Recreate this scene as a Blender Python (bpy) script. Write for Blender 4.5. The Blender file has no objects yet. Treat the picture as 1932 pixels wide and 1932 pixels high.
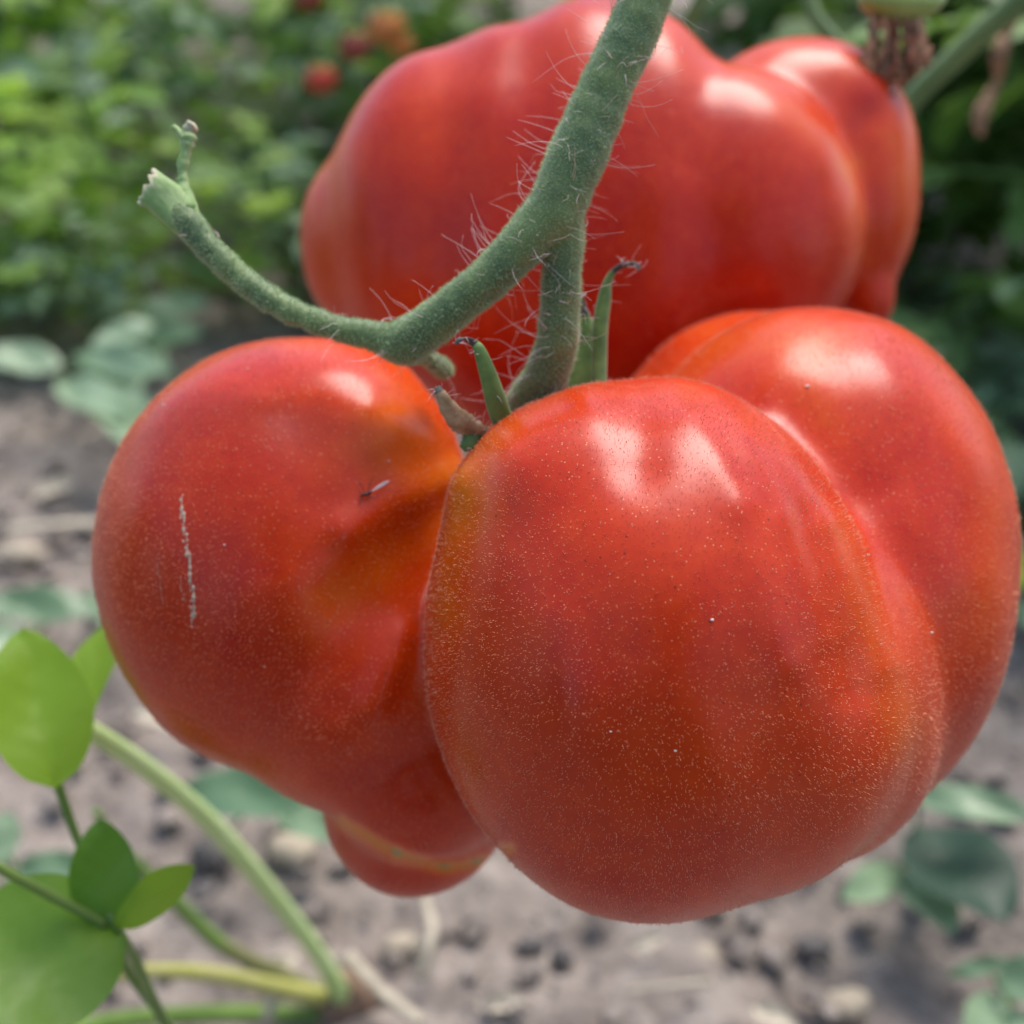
import bpy, math, random
import numpy as np
from mathutils import Vector, Matrix, noise

rng = np.random.default_rng(7)
random.seed(7)
C = bpy.context.scene.collection
scene = bpy.context.scene
R = math.radians

# ------------------------------------------------------------------ camera, world, sun, exposure
CAM_H = 0.36
PITCH = R(30)
F = 2333.0            # focal length in units of the picture measured at 1932 px across
D0 = 0.18             # distance of the plane in which the front tomato's middle hangs
S = D0 / F            # metres per picture unit in that plane
CAM = np.array([0.0, 0.0, CAM_H])
RX = np.array([1.0, 0.0, 0.0])
UP = np.array([0.0, math.sin(PITCH), math.cos(PITCH)])
BK = np.array([0.0, -math.cos(PITCH), math.sin(PITCH)])      # towards the camera

cam_data = bpy.data.cameras.new('camera')
cam = bpy.data.objects.new('camera', cam_data)
C.objects.link(cam)
cam.location = CAM
cam.rotation_euler = (math.pi / 2 - PITCH, 0, 0)
cam_data.sensor_width = 36
cam_data.lens = 18 / (966 / F)
cam_data.clip_start = 0.01
cam_data.clip_end = 200
cam_data.dof.use_dof = True
cam_data.dof.focus_distance = 0.152
cam_data.dof.aperture_fstop = cam_data.lens / 3.1
scene.camera = cam

SUN_EL, SUN_AZ = R(64), R(30)      # azimuth from +Y towards +X (ahead, a little to the right)
world = bpy.data.worlds.new('World')
scene.world = world
world.use_nodes = True
nt = world.node_tree
sky = nt.nodes.new('ShaderNodeTexSky')
sky.sky_type = 'NISHITA'
sky.sun_disc = False
sky.sun_elevation = SUN_EL
sky.sun_rotation = SUN_AZ
sky.dust_density = 1.8
sky.air_density = 1.0
nt.links.new(sky.outputs[0], nt.nodes['Background'].inputs[0])
nt.nodes['Background'].inputs[1].default_value = 0.105

sd = bpy.data.lights.new('sun', 'SUN')
sd.energy = 1.5
sd.angle = R(34)
sd.color = (1.0, 0.93, 0.84)
sun = bpy.data.objects.new('sun', sd)
C.objects.link(sun)
sdir = Vector((math.sin(SUN_AZ) * math.cos(SUN_EL), math.cos(SUN_AZ) * math.cos(SUN_EL), math.sin(SUN_EL)))
sun.rotation_euler = sdir.to_track_quat('Z', 'Y').to_euler()
sun.location = (0.5, 1.0, 3)

scene.view_settings.view_transform = 'Standard'
scene.view_settings.look = 'None'
scene.view_settings.gamma = 1
scene.view_settings.use_curve_mapping = False
scene.view_settings.exposure = 1.28
scene.cycles.use_denoising = True
scene.cycles.max_bounces = 8

# ------------------------------------------------------------------ placing helpers
def P(u, v, d):
    """world point seen at (u, v) of the 1932 px picture, d metres along the view axis"""
    x = (u - 966) / F * d
    y = (966 - v) / F * d
    return CAM + RX * x + UP * y - BK * d

def W(u, v, w):
    """as P, with the depth given in picture units in front of the tomato's middle plane"""
    return P(u, v, D0 - w * S)

def G(u, v, z=0.0):
    """ground point seen at (u, v)"""
    r = RX * (u - 966) / F + UP * (966 - v) / F - BK
    t = (z - CAM_H) / r[2]
    return CAM + r * t

def link(o, parent=None):
    C.objects.link(o)
    if parent is not None:
        o.parent = parent
    return o

def tag(o, label=None, cat=None, group=None, kind=None):
    if label: o['label'] = label
    if cat: o['category'] = cat
    if group: o['group'] = group
    if kind: o['kind'] = kind
    return o

def empty(name, loc, label, cat, group=None):
    o = bpy.data.objects.new(name, None)
    o.empty_display_size = 0.01
    o.location = loc
    link(o)
    return tag(o, label, cat, group)

def mesh_from(name, verts, faces, mat, smooth=True):
    me = bpy.data.meshes.new(name)
    verts = np.asarray(verts, dtype=np.float64)
    if isinstance(faces, np.ndarray):
        nf, k = faces.shape
        me.vertices.add(len(verts)); me.vertices.foreach_set('co', verts.ravel())
        me.loops.add(nf * k); me.loops.foreach_set('vertex_index', faces.ravel().astype(np.int32))
        me.polygons.add(nf)
        me.polygons.foreach_set('loop_start', np.arange(0, nf * k, k, dtype=np.int32))
        me.update(calc_edges=True)
    else:
        me.from_pydata([tuple(v) for v in verts], [], faces)
        me.update()
    me.polygons.foreach_set('use_smooth', [smooth] * len(me.polygons))
    if mat: me.materials.append(mat)
    return me

def mesh_obj(name, verts, faces, mat, parent=None, loc=None, smooth=True):
    """verts in world space; the object sits at loc, or under its parent in the parent's frame"""
    verts = np.asarray(verts, dtype=np.float64)
    base = np.array(parent.location if parent is not None else (loc if loc is not None else verts.mean(0)))
    if parent is not None and parent.parent is not None:
        base = base + np.array(parent.parent.location)
    me = mesh_from(name, verts - base, faces, mat, smooth)
    o = bpy.data.objects.new(name, me)
    link(o, parent)
    if parent is None:
        o.location = base
    return o

def catmull(pts, n):
    pts = np.asarray(pts, dtype=float)
    p = np.vstack([2 * pts[0] - pts[1], pts, 2 * pts[-1] - pts[-2]])
    out = []
    for i in range(1, len(p) - 2):
        for t in np.linspace(0, 1, n, endpoint=False):
            out.append(0.5 * ((2 * p[i]) + (-p[i-1] + p[i+1]) * t + (2*p[i-1] - 5*p[i] + 4*p[i+1] - p[i+2]) * t*t
                              + (-p[i-1] + 3*p[i] - 3*p[i+1] + p[i+2]) * t**3))
    out.append(p[-2])
    return np.array(out)

def tube(path, radii, k=8, flat=1.0, caps=True):
    """verts, faces of a tube; radii per path point"""
    path = np.asarray(path, float)
    n = len(path)
    radii = np.broadcast_to(np.asarray(radii, float), (n,))
    tan = np.gradient(path, axis=0)
    tan /= np.linalg.norm(tan, axis=1)[:, None] + 1e-12
    ref = np.array([0, 0, 1.0]) if abs(tan[0][2]) < 0.9 else np.array([1.0, 0, 0])
    V = []
    a = np.cross(tan[0], ref); a /= np.linalg.norm(a)
    for i in range(n):
        a = a - tan[i] * a.dot(tan[i]); a /= np.linalg.norm(a) + 1e-12
        b = np.cross(tan[i], a)
        for j in range(k):
            th = 2 * math.pi * j / k
            V.append(path[i] + radii[i] * (math.cos(th) * a + flat * math.sin(th) * b))
    Fc = []
    for i in range(n - 1):
        for j in range(k):
            j2 = (j + 1) % k
            Fc.append([i*k+j, i*k+j2, (i+1)*k+j2, (i+1)*k+j])
    if caps:
        Fc.append(list(range(k))[::-1]); Fc.append([(n-1)*k + j for j in range(k)])
    return np.array(V), Fc

class Bag:
    def __init__(s): s.v, s.f, s.n = [], [], 0
    def add(s, v, f):
        s.v.append(np.asarray(v)); s.f += [[i + s.n for i in q] for q in f]; s.n += len(v)
    def verts(s): return np.vstack(s.v)

# ------------------------------------------------------------------ materials
def new_mat(name):
    m = bpy.data.materials.new(name); m.use_nodes = True
    t = m.node_tree
    return m, t, t.nodes['Principled BSDF']

def N(t, kind, **kw):
    n = t.nodes.new(kind)
    for k, v in kw.items():
        if k.startswith('i_'):
            key = k[2:]
            key = int(key) if key.isdigit() else key.replace('_', ' ')
            n.inputs[key].default_value = v
        else:
            setattr(n, k, v)
    return n

def ramp(t, stops, fac=None):
    r = t.nodes.new('ShaderNodeValToRGB')
    els = r.color_ramp.elements
    while len(els) < len(stops): els.new(0.5)
    for e, (p, c) in zip(els, stops):
        e.position = p; e.color = (*c, 1) if len(c) == 3 else c
    if fac is not None: t.links.new(fac, r.inputs[0])
    return r

def mix(t, fac, a, b, mode='MIX'):
    m = t.nodes.new('ShaderNodeMix'); m.data_type = 'RGBA'; m.blend_type = mode
    for s, x in ((0, fac), (6, a), (7, b)):
        if hasattr(x, 'is_output'): t.links.new(x, m.inputs[s])
        elif s == 0: m.inputs[0].default_value = x
        else: m.inputs[s].default_value = (*x, 1)
    return m.outputs[2]

def math_(t, op, a, b=None, clamp=False):
    m = t.nodes.new('ShaderNodeMath'); m.operation = op; m.use_clamp = clamp
    for i, x in enumerate((a, b)):
        if x is None: continue
        if hasattr(x, 'is_output'): t.links.new(x, m.inputs[i])
        else: m.inputs[i].default_value = x
    return m.outputs[0]

def skin_material():
    m, t, b = new_mat('tomato_skin')
    L = t.links.new
    co = N(t, 'ShaderNodeTexCoord').outputs['Object']
    at = N(t, 'ShaderNodeAttribute', attribute_name='ripe').outputs['Fac']
    n1 = N(t, 'ShaderNodeTexNoise', i_Scale=55.0, i_Detail=4.0, i_Roughness=0.6); L(co, n1.inputs['Vector'])
    n1f = math_(t, 'MULTIPLY', math_(t, 'SUBTRACT', n1.outputs['Fac'], 0.5), 0.36)
    n2 = N(t, 'ShaderNodeTexNoise', i_Scale=420.0, i_Detail=3.0); L(co, n2.inputs['Vector'])
    n2f = math_(t, 'MULTIPLY', math_(t, 'SUBTRACT', n2.outputs['Fac'], 0.5), 0.20)
    f = math_(t, 'ADD', math_(t, 'ADD', at, n1f), n2f, True)
    r = ramp(t, [(0.0, (0.45, 0.012, 0.001)), (0.25, (0.63, 0.048, 0.001)), (0.55, (0.68, 0.115, 0.002)),
                 (0.85, (0.72, 0.19, 0.003)), (1.0, (0.40, 0.27, 0.09))], f)
    col = r.outputs[0]
    # pale dots of the skin
    v = N(t, 'ShaderNodeTexVoronoi', i_Scale=1350.0, i_Randomness=1.0); L(co, v.inputs['Vector'])
    d = ramp(t, [(0.0, (1, 1, 1)), (0.10, (0.8, 0.8, 0.8)), (0.18, (0, 0, 0))], v.outputs['Distance'])
    col = mix(t, math_(t, 'MULTIPLY', d.outputs[0], 0.6), col, (0.82, 0.38, 0.20))
    # rare dark pin pricks
    v2 = N(t, 'ShaderNodeTexVoronoi', i_Scale=420.0); L(co, v2.inputs['Vector'])
    d2 = ramp(t, [(0.0, (1, 1, 1)), (0.055, (1, 1, 1)), (0.075, (0, 0, 0))], v2.outputs['Distance'])
    col = mix(t, math_(t, 'MULTIPLY', d2.outputs[0], 0.7), col, (0.10, 0.015, 0.01))
    L(col, b.inputs['Base Color'])
    b.inputs['Roughness'].default_value = 0.36
    rr = math_(t, 'ADD', math_(t, 'MULTIPLY', n1.outputs['Fac'], 0.12), 0.235); L(rr, b.inputs['Roughness'])
    b.inputs['Specular IOR Level'].default_value = 0.42
    b.inputs['Specular Tint'].default_value = (1.0, 0.90, 0.94, 1)
    b.inputs['Subsurface Weight'].default_value = 0.12
    b.inputs['Subsurface Radius'].default_value = (1.0, 0.22, 0.08)
    b.inputs['Subsurface Scale'].default_value = 0.005
    b.inputs['Sheen Weight'].default_value = 0.0
    b.inputs['Sheen Roughness'].default_value = 0.35
    b.inputs['Sheen Tint'].default_value = (1, 0.86, 0.82, 1)
    h = math_(t, 'ADD', math_(t, 'MULTIPLY', d.outputs[0], 1.0), math_(t, 'MULTIPLY', n2.outputs['Fac'], 1.2))
    bp = N(t, 'ShaderNodeBump', i_Strength=0.35, i_Distance=0.00006); L(h, bp.inputs['Height'])
    L(bp.outputs[0], b.inputs['Normal'])
    return m

def plant_material(name, c1, c2, scale=300.0, rough=0.5, sss=0.1, bump=0.00008, sheen=0.3, tip=None, bumpscale=1500.0):
    """c1/c2 blotched; tip: a second colour wired to the attribute 'tip'"""
    m, t, b = new_mat(name); L = t.links.new
    co = N(t, 'ShaderNodeTexCoord').outputs['Object']
    n1 = N(t, 'ShaderNodeTexNoise', i_Scale=scale, i_Detail=4.0); L(co, n1.inputs['Vector'])
    col = ramp(t, [(0.33, c1), (0.68, c2)], n1.outputs['Fac']).outputs[0]
    if tip is not None:
        at = N(t, 'ShaderNodeAttribute', attribute_name='tip').outputs['Fac']
        f = math_(t, 'ADD', at, math_(t, 'MULTIPLY', math_(t, 'SUBTRACT', n1.outputs['Fac'], 0.5), 0.7), True)
        f = ramp(t, [(0.35, (0, 0, 0)), (0.65, (1, 1, 1))], f).outputs[0]
        col = mix(t, f, col, tip)
    L(col, b.inputs['Base Color'])
    n2 = N(t, 'ShaderNodeTexNoise', i_Scale=bumpscale, i_Detail=3.0); L(co, n2.inputs['Vector'])
    bp = N(t, 'ShaderNodeBump', i_Strength=0.7, i_Distance=bump); L(n2.outputs['Fac'], bp.inputs['Height'])
    L(bp.outputs[0], b.inputs['Normal'])
    b.inputs['Roughness'].default_value = rough
    b.inputs['Subsurface Weight'].default_value = sss
    b.inputs['Subsurface Radius'].default_value = (0.5, 1.0, 0.2)
    b.inputs['Subsurface Scale'].default_value = 0.001
    b.inputs['Sheen Weight'].default_value = sheen
    b.inputs['Sheen Tint'].default_value = (0.9, 1, 0.85, 1)
    return m

def leaf_material(name, dark, light, trans, rough=0.42, veins=60.0, twt=0.35, spec=0.5):
    m, t, b = new_mat(name); L = t.links.new
    out = t.nodes['Material Output']
    oi = N(t, 'ShaderNodeObjectInfo').outputs['Random']
    co = N(t, 'ShaderNodeTexCoord').outputs['Object']
    n1 = N(t, 'ShaderNodeTexNoise', i_Scale=90.0, i_Detail=4.0); L(co, n1.inputs['Vector'])
    f = math_(t, 'ADD', math_(t, 'MULTIPLY', oi, 0.75), math_(t, 'MULTIPLY', n1.outputs['Fac'], 0.35), True)
    c = ramp(t, [(0.1, dark), (0.95, light)], f).outputs[0]
    L(c, b.inputs['Base Color'])
    b.inputs['Roughness'].default_value = rough
    b.inputs['Specular IOR Level'].default_value = spec
    n2 = N(t, 'ShaderNodeTexNoise', i_Scale=veins, i_Detail=3.0); L(co, n2.inputs['Vector'])
    bp = N(t, 'ShaderNodeBump', i_Strength=0.6, i_Distance=0.002); L(n2.outputs['Fac'], bp.inputs['Height'])
    L(bp.outputs[0], b.inputs['Normal'])
    tr = N(t, 'ShaderNodeBsdfTranslucent')
    tc = mix(t, 0.75, c, trans)
    L(tc, tr.inputs['Color'])
    ms = N(t, 'ShaderNodeMixShader', i_0=twt)
    L(b.outputs[0], ms.inputs[1]); L(tr.outputs[0], ms.inputs[2]); L(ms.outputs[0], out.inputs['Surface'])
    return m

def soil_material(name, a, b_, c_):
    m, t, b = new_mat(name); L = t.links.new
    co = N(t, 'ShaderNodeTexCoord').outputs['Object']
    n1 = N(t, 'ShaderNodeTexNoise', i_Scale=45.0, i_Detail=8.0, i_Roughness=0.72); L(co, n1.inputs['Vector'])
    n2 = N(t, 'ShaderNodeTexNoise', i_Scale=5.0, i_Detail=3.0); L(co, n2.inputs['Vector'])
    c1 = ramp(t, [(0.36, a), (0.50, b_), (0.66, c_)], n1.outputs['Fac']).outputs[0]
    c2 = mix(t, math_(t, 'MULTIPLY', n2.outputs['Fac'], 0.5), c1, (0.22, 0.185, 0.16))
    L(c2, b.inputs['Base Color'])
    b.inputs['Roughness'].default_value = 0.95
    b.inputs['Specular IOR Level'].default_value = 0.15
    n3 = N(t, 'ShaderNodeTexNoise', i_Scale=160.0, i_Detail=6.0); L(co, n3.inputs['Vector'])
    bp = N(t, 'ShaderNodeBump', i_Strength=0.9, i_Distance=0.004); L(n3.outputs['Fac'], bp.inputs['Height'])
    L(bp.outputs[0], b.inputs['Normal'])
    return m

def simple(name, col, rough=0.5, noise_amt=0.25, scale=200.0):
    m, t, b = new_mat(name); L = t.links.new
    co = N(t, 'ShaderNodeTexCoord').outputs['Object']
    n1 = N(t, 'ShaderNodeTexNoise', i_Scale=scale, i_Detail=3.0); L(co, n1.inputs['Vector'])
    lo = tuple(x * (1 - noise_amt) for x in col); hi = tuple(min(1, x * (1 + noise_amt)) for x in col)
    L(ramp(t, [(0.3, lo), (0.7, hi)], n1.outputs['Fac']).outputs[0], b.inputs['Base Color'])
    b.inputs['Roughness'].default_value = rough
    return m

M = {}
M['skin'] = skin_material()
M['stem'] = plant_material('stalk_green', (0.065, 0.125, 0.045), (0.18, 0.255, 0.08), 120.0, 0.55, 0.12, 0.00010, 0.55)
M['broken'] = plant_material('broken_stalk', (0.20, 0.34, 0.09), (0.46, 0.56, 0.26), 260.0, 0.6, 0.2, 0.00012, 0.3, tip=(0.62, 0.52, 0.36))
M['sepal'] = plant_material('sepal_green', (0.07, 0.15, 0.025), (0.15, 0.25, 0.05), 500.0, 0.5, 0.12, 0.00005, 0.35, tip=(0.055, 0.042, 0.04))
M['sepal_brown'] = plant_material('sepal_withered', (0.22, 0.12, 0.05), (0.48, 0.33, 0.18), 600.0, 0.8, 0.05, 0.00012, 0.2, tip=(0.13, 0.12, 0.10))
M['hair'] = simple('pale_hair', (0.82, 0.66, 0.62), 0.45, 0.05)
M['fuzz'] = simple('pale_fuzz', (0.84, 0.40, 0.23), 0.5, 0.05)
M['stemfuzz'] = simple('stalk_fuzz', (0.46, 0.58, 0.30), 0.5, 0.1)
M['scar'] = simple('corky_scar', (0.58, 0.42, 0.31), 0.8, 0.3, 2000)
M['speck'] = simple('pale_speck', (0.85, 0.78, 0.74), 0.5, 0.1)
M['black'] = simple('insect_black', (0.015, 0.012, 0.010), 0.35)
M['wing'] = simple('insect_wing', (0.80, 0.66, 0.62), 0.25, 0.05)
M['leaf_bright'] = leaf_material('leaf_bright', (0.18, 0.36, 0.05), (0.50, 0.66, 0.18), (0.55, 0.85, 0.06), 0.45, twt=0.5)
M['leaf_dark'] = leaf_material('leaf_dark', (0.05, 0.12, 0.03), (0.17, 0.30, 0.07), (0.28, 0.50, 0.05), 0.40, twt=0.28)
M['leaf_blue'] = leaf_material('leaf_bluish', (0.11, 0.21, 0.11), (0.32, 0.44, 0.27), (0.22, 0.42, 0.14), 0.33, twt=0.25)
M['leaf_teal'] = leaf_material('leaf_teal', (0.02, 0.055, 0.035), (0.05, 0.10, 0.065), (0.06, 0.16, 0.06), 0.5, twt=0.2)
M['leaf_weed'] = leaf_material('weed_leaf', (0.17, 0.34, 0.035), (0.22, 0.40, 0.05), (0.52, 0.82, 0.05), 0.5, twt=0.6, spec=0.3)
M['leaf_weed_dark'] = leaf_material('weed_leaf_dark', (0.085, 0.21, 0.015), (0.15, 0.30, 0.03), (0.26, 0.60, 0.03), 0.45, twt=0.30)
M['vine'] = plant_material('vine_stem', (0.09, 0.16, 0.04), (0.17, 0.25, 0.07), 40.0, 0.5, 0.0, 0.0003, 0.2)
M['weedstem'] = plant_material('weed_stem', (0.52, 0.70, 0.24), (0.62, 0.78, 0.36), 60.0, 0.45, 0.1, 0.0001, 0.1, tip=(0.45, 0.34, 0.16))
M['weedstem2'] = plant_material('weed_stem_yellow', (0.50, 0.50, 0.12), (0.60, 0.58, 0.2), 60.0, 0.45, 0.1, 0.0001, 0.1, tip=(0.40, 0.26, 0.14))
M['weedstem3'] = plant_material('weed_stem_green', (0.12, 0.22, 0.04), (0.20, 0.32, 0.07), 60.0, 0.45, 0.1, 0.0001, 0.1, tip=(0.2, 0.2, 0.08))
M['dry'] = simple('dry_petal', (0.38, 0.20, 0.11), 0.85, 0.7, 300)
M['knob'] = plant_material('blossom_knob', (0.20, 0.30, 0.05), (0.34, 0.42, 0.10), 80.0, 0.4, 0.1)
M['straw'] = simple('straw', (0.48, 0.42, 0.32), 0.7, 0.25)
M['pebble'] = simple('pebble_pale', (0.44, 0.37, 0.28), 0.85, 0.25, 120)
M['pebble_dark'] = simple('pebble_dark', (0.11, 0.10, 0.095), 0.9, 0.3, 120)
M['soil'] = soil_material('dry_soil', (0.15, 0.127, 0.113), (0.27, 0.228, 0.20), (0.44, 0.385, 0.34))

# ------------------------------------------------------------------ implicit surfaces
def surface_net(f, lo, hi, h):
    lo = np.asarray(lo, float); hi = np.asarray(hi, float)
    n = np.ceil((hi - lo) / h).astype(int) + 1
    ax = [lo[i] + h * np.arange(n[i]) for i in range(3)]
    val = np.empty(n, dtype=np.float32)
    for i in range(n[0]):                       # slab by slab
        Y, Z = np.meshgrid(ax[1], ax[2], indexing='ij')
        pts = np.stack([np.full(Y.size, ax[0][i]), Y.ravel(), Z.ravel()], 1)
        val[i] = f(pts).reshape(n[1], n[2])
    ins = val < 0
    m = n - 1
    acc = np.zeros((*m, 3), dtype=np.float32); cnt = np.zeros(m, dtype=np.float32)
    def sl(o, a):   # slice of the corner grid offset o
        return tuple(slice(o[k], o[k] + m[k]) for k in range(3))
    for a in range(3):
        b, c = [k for k in range(3) if k != a]
        for ob in (0, 1):
            for oc in (0, 1):
                o0 = [0, 0, 0]; o0[b] = ob; o0[c] = oc
                o1 = list(o0); o1[a] = 1
                v0 = val[sl(o0, a)]; v1 = val[sl(o1, a)]
                cr = (v0 < 0) != (v1 < 0)
                tt = np.where(cr, v0 / np.where(cr, v0 - v1, 1), 0)
                w = cr.astype(np.float32)
                cnt += w
                acc[..., a] += tt * w
                acc[..., b] += ob * w
                acc[..., c] += oc * w
    act = cnt > 0
    idx = -np.ones(m, dtype=np.int64)
    idx[act] = np.arange(act.sum())
    ijk = np.argwhere(act)
    verts = lo + h * (ijk + acc[act] / cnt[act][:, None])
    faces = []
    for a in range(3):
        b, c = (a + 1) % 3, (a + 2) % 3
        s0 = [slice(None)] * 3; s1 = [slice(None)] * 3
        s0[a] = slice(0, n[a] - 1); s1[a] = slice(1, n[a])
        for s in (s0, s1):
            s[b] = slice(1, n[b] - 1); s[c] = slice(1, n[c] - 1)
        cr = ins[tuple(s0)] != ins[tuple(s1)]
        e = np.argwhere(cr)
        e[:, b] += 1; e[:, c] += 1
        flip = ins[tuple(e.T)]
        def cell(db, dc):
            q = e.copy(); q[:, b] -= db; q[:, c] -= dc
            return idx[tuple(q.T)]
        q = np.stack([cell(1, 1), cell(0, 1), cell(0, 0), cell(1, 0)], 1)
        q[~flip] = q[~flip][:, ::-1]
        faces.append(q)
    faces = np.vstack(faces)
    for _ in range(3):
        v, g = f(verts), grad(f, verts, h * 0.25)
        verts = verts - np.clip(v, -h, h)[:, None] * g / np.maximum((g * g).sum(1), 0.05)[:, None]
    return verts, faces

def grad(f, p, e):
    g = np.empty_like(p)
    for k in range(3):
        d = np.zeros(3); d[k] = e
        g[:, k] = (f(p + d) - f(p - d)) / (2 * e)
    return g

def rotm(rz=0.0, rx=0.0, ry=0.0):
    return np.array(Matrix.Rotation(R(rz), 3, 'Z') @ Matrix.Rotation(R(rx), 3, 'X') @ Matrix.Rotation(R(ry), 3, 'Y'))

def smin_fn(terms, k):
    def f(p):
        acc = 0
        for t in terms:
            acc = acc + np.exp(np.clip(-t(p) / k, -60, 60))
        return -k * np.log(np.maximum(acc, 1e-26))
    return f

def ellipsoid(u, v, w, ru, rv, rw, rz=0.0):
    q = (F - w) / F
    c = np.array([(u - 966) * q, (966 - v) * q, w]); r = np.array([ru * q, rv * q, rw])
    m = rotm(rz)
    def f(p):
        l = (p - c) @ m
        k0 = np.linalg.norm(l / r, axis=1); k1 = np.linalg.norm(l / (r * r), axis=1) + 1e-9
        return k0 * (k0 - 1) / k1
    return f

def frame_to_world(p):
    """picture-unit frame (x right, y up, w towards the camera) -> world metres"""
    p = np.asarray(p)
    return CAM + (RX * p[:, :1] + UP * p[:, 1:2]) * S - BK * (D0 - p[:, 2:3] * S)

def project(p):
    q = F / (F - p[:, 2])
    return 966 + p[:, 0] * q, 966 - p[:, 1] * q

def strokes(u, v, lst):
    """sum of soft strokes (u0, v0, u1, v1, radius, amount) at (u, v)"""
    out = np.zeros_like(u)
    for (a, b, c, d, r, amt) in lst:
        dx, dy = c - a, d - b
        L2 = dx * dx + dy * dy
        t = np.clip(((u - a) * dx + (v - b) * dy) / L2, 0, 1) if L2 > 0 else 0
        d2 = (u - a - t * dx) ** 2 + (v - b - t * dy) ** 2
        out += amt * np.exp(-d2 / (r * r))
    return out

def face_tris_sample(verts, faces, nrm, count, cond):
    """random points on a quad mesh, area weighted: points, normals"""
    a, b, c, d = (verts[faces[:, i]] for i in range(4))
    area = 0.5 * np.linalg.norm(np.cross(c - a, d - b), axis=1)
    area = area * cond
    fi = rng.choice(len(faces), count, p=area / area.sum())
    s, t = rng.random(count)[:, None], rng.random(count)[:, None]
    p = (a[fi] * (1-s) + b[fi] * s) * (1-t) + (d[fi] * (1-s) + c[fi] * s) * t
    n = nrm[faces[fi, 0]]
    return p, n

def hairs_mesh(p, n, length, width, lean, bend=0.5):
    """thin three-sided curved hairs (two rings and a tip), numpy"""
    k = len(p)
    dirv = n + rng.normal(0, lean, (k, 3)); dirv /= np.linalg.norm(dirv, axis=1)[:, None]
    side = np.cross(dirv, rng.normal(0, 1, (k, 3))); side /= np.linalg.norm(side, axis=1)[:, None]
    oth = np.cross(dirv, side)
    ln = (length * rng.uniform(0.55, 1.35, k))[:, None]
    wd = width
    mid = p + dirv * ln * 0.55
    end = mid + (dirv + side * bend * rng.uniform(-1, 1, (k, 1))) * ln * 0.45
    V = np.empty((k, 7, 3))
    for j in range(3):
        th = 2 * math.pi * j / 3
        o = math.cos(th) * side + math.sin(th) * oth
        V[:, j] = p - n * width + o * wd * 0.5
        V[:, 3 + j] = mid + o * wd * 0.38
    V[:, 6] = end
    Fq = []
    for j in range(3):
        j2 = (j + 1) % 3
        Fq += [[j, j2, 3 + j2], [j, 3 + j2, 3 + j], [3 + j, 3 + j2, 6]]
    Fq = np.array(Fq)
    faces = (np.arange(k)[:, None, None] * 7 + Fq[None]).reshape(-1, 3)
    return V.reshape(-1, 3), faces

def build_fruit(name, lobes, k, carve, h, ripe, bumps, label, cat, fuzz_n, lo, hi, wsplit=None, ripe0=0.12):
    base = smin_fn([ellipsoid(*l) for l in lobes], k)
    if carve:
        cv = [ellipsoid(*c) for c in carve]
        def f(p):
            d = base(p)
            for c in cv:
                e = -c(p)
                hh = np.clip(0.5 + 0.5 * (d - e) / 26.0, 0, 1)
                d = e * (1 - hh) + d * hh + 26.0 * hh * (1 - hh)
            return d
    else:
        f = base
    v, faces = surface_net(f, lo, hi, h)
    g = grad(f, v, 3.0); n = g / np.linalg.norm(g, axis=1)[:, None]
    pu, pv = project(v)
    view = np.stack([-v[:, 0], -v[:, 1], F - v[:, 2]], 1); view /= np.linalg.norm(view, axis=1)[:, None]
    facing = np.clip(((n * view).sum(1) + 0.1) * 3, 0, 1)
    v = v + n * (strokes(pu, pv, bumps) * facing)[:, None]
    # slow natural waviness of the flesh
    wav = np.array([noise.noise(Vector(q)) for q in (v / 170.0)])
    v = v + n * (wav * 5.0)[:, None]
    rp = ripe0 + strokes(pu, pv, ripe) * facing
    wv = frame_to_world(v)
    o = mesh_obj(name, wv, faces, M['skin'], loc=wv.mean(0))
    a = o.data.attributes.new('ripe', 'FLOAT', 'POINT')
    a.data.foreach_set('value', rp.astype(np.float32))
    tag(o, label, cat)
    if fuzz_n:
        cond = ((n * view).sum(1) > -0.45)[faces[:, 0]]
        hp, hn = face_tris_sample(v, faces, n, fuzz_n, cond)
        k2 = int(fuzz_n * 0.62)
        v1, f1 = hairs_mesh(hp[:k2], hn[:k2], 2.2, 1.05, 0.10, 0.1)
        v2, f2 = hairs_mesh(hp[k2:], hn[k2:], 5.6, 0.7, 0.14, 0.5)
        hv, hf = np.vstack([v1, v2]), np.vstack([f1, f2 + len(v1)])
        fo = mesh_obj('skin_fuzz', frame_to_world(hv), hf, M['fuzz'], parent=o, smooth=False)
        fo['kind'] = 'stuff'
    return o, v, n

def on_surface(v, n, u, w_):
    """front surface point and normal seen at (u, w_)"""
    pu, pv = project(v)
    d2 = (pu - u) ** 2 + (pv - w_) ** 2
    c = np.where(d2 < 100)[0]
    if len(c) == 0: c = np.array([int(np.argmin(d2))])
    i = c[np.argmax(v[c, 2])]
    return v[i], n[i]

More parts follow.
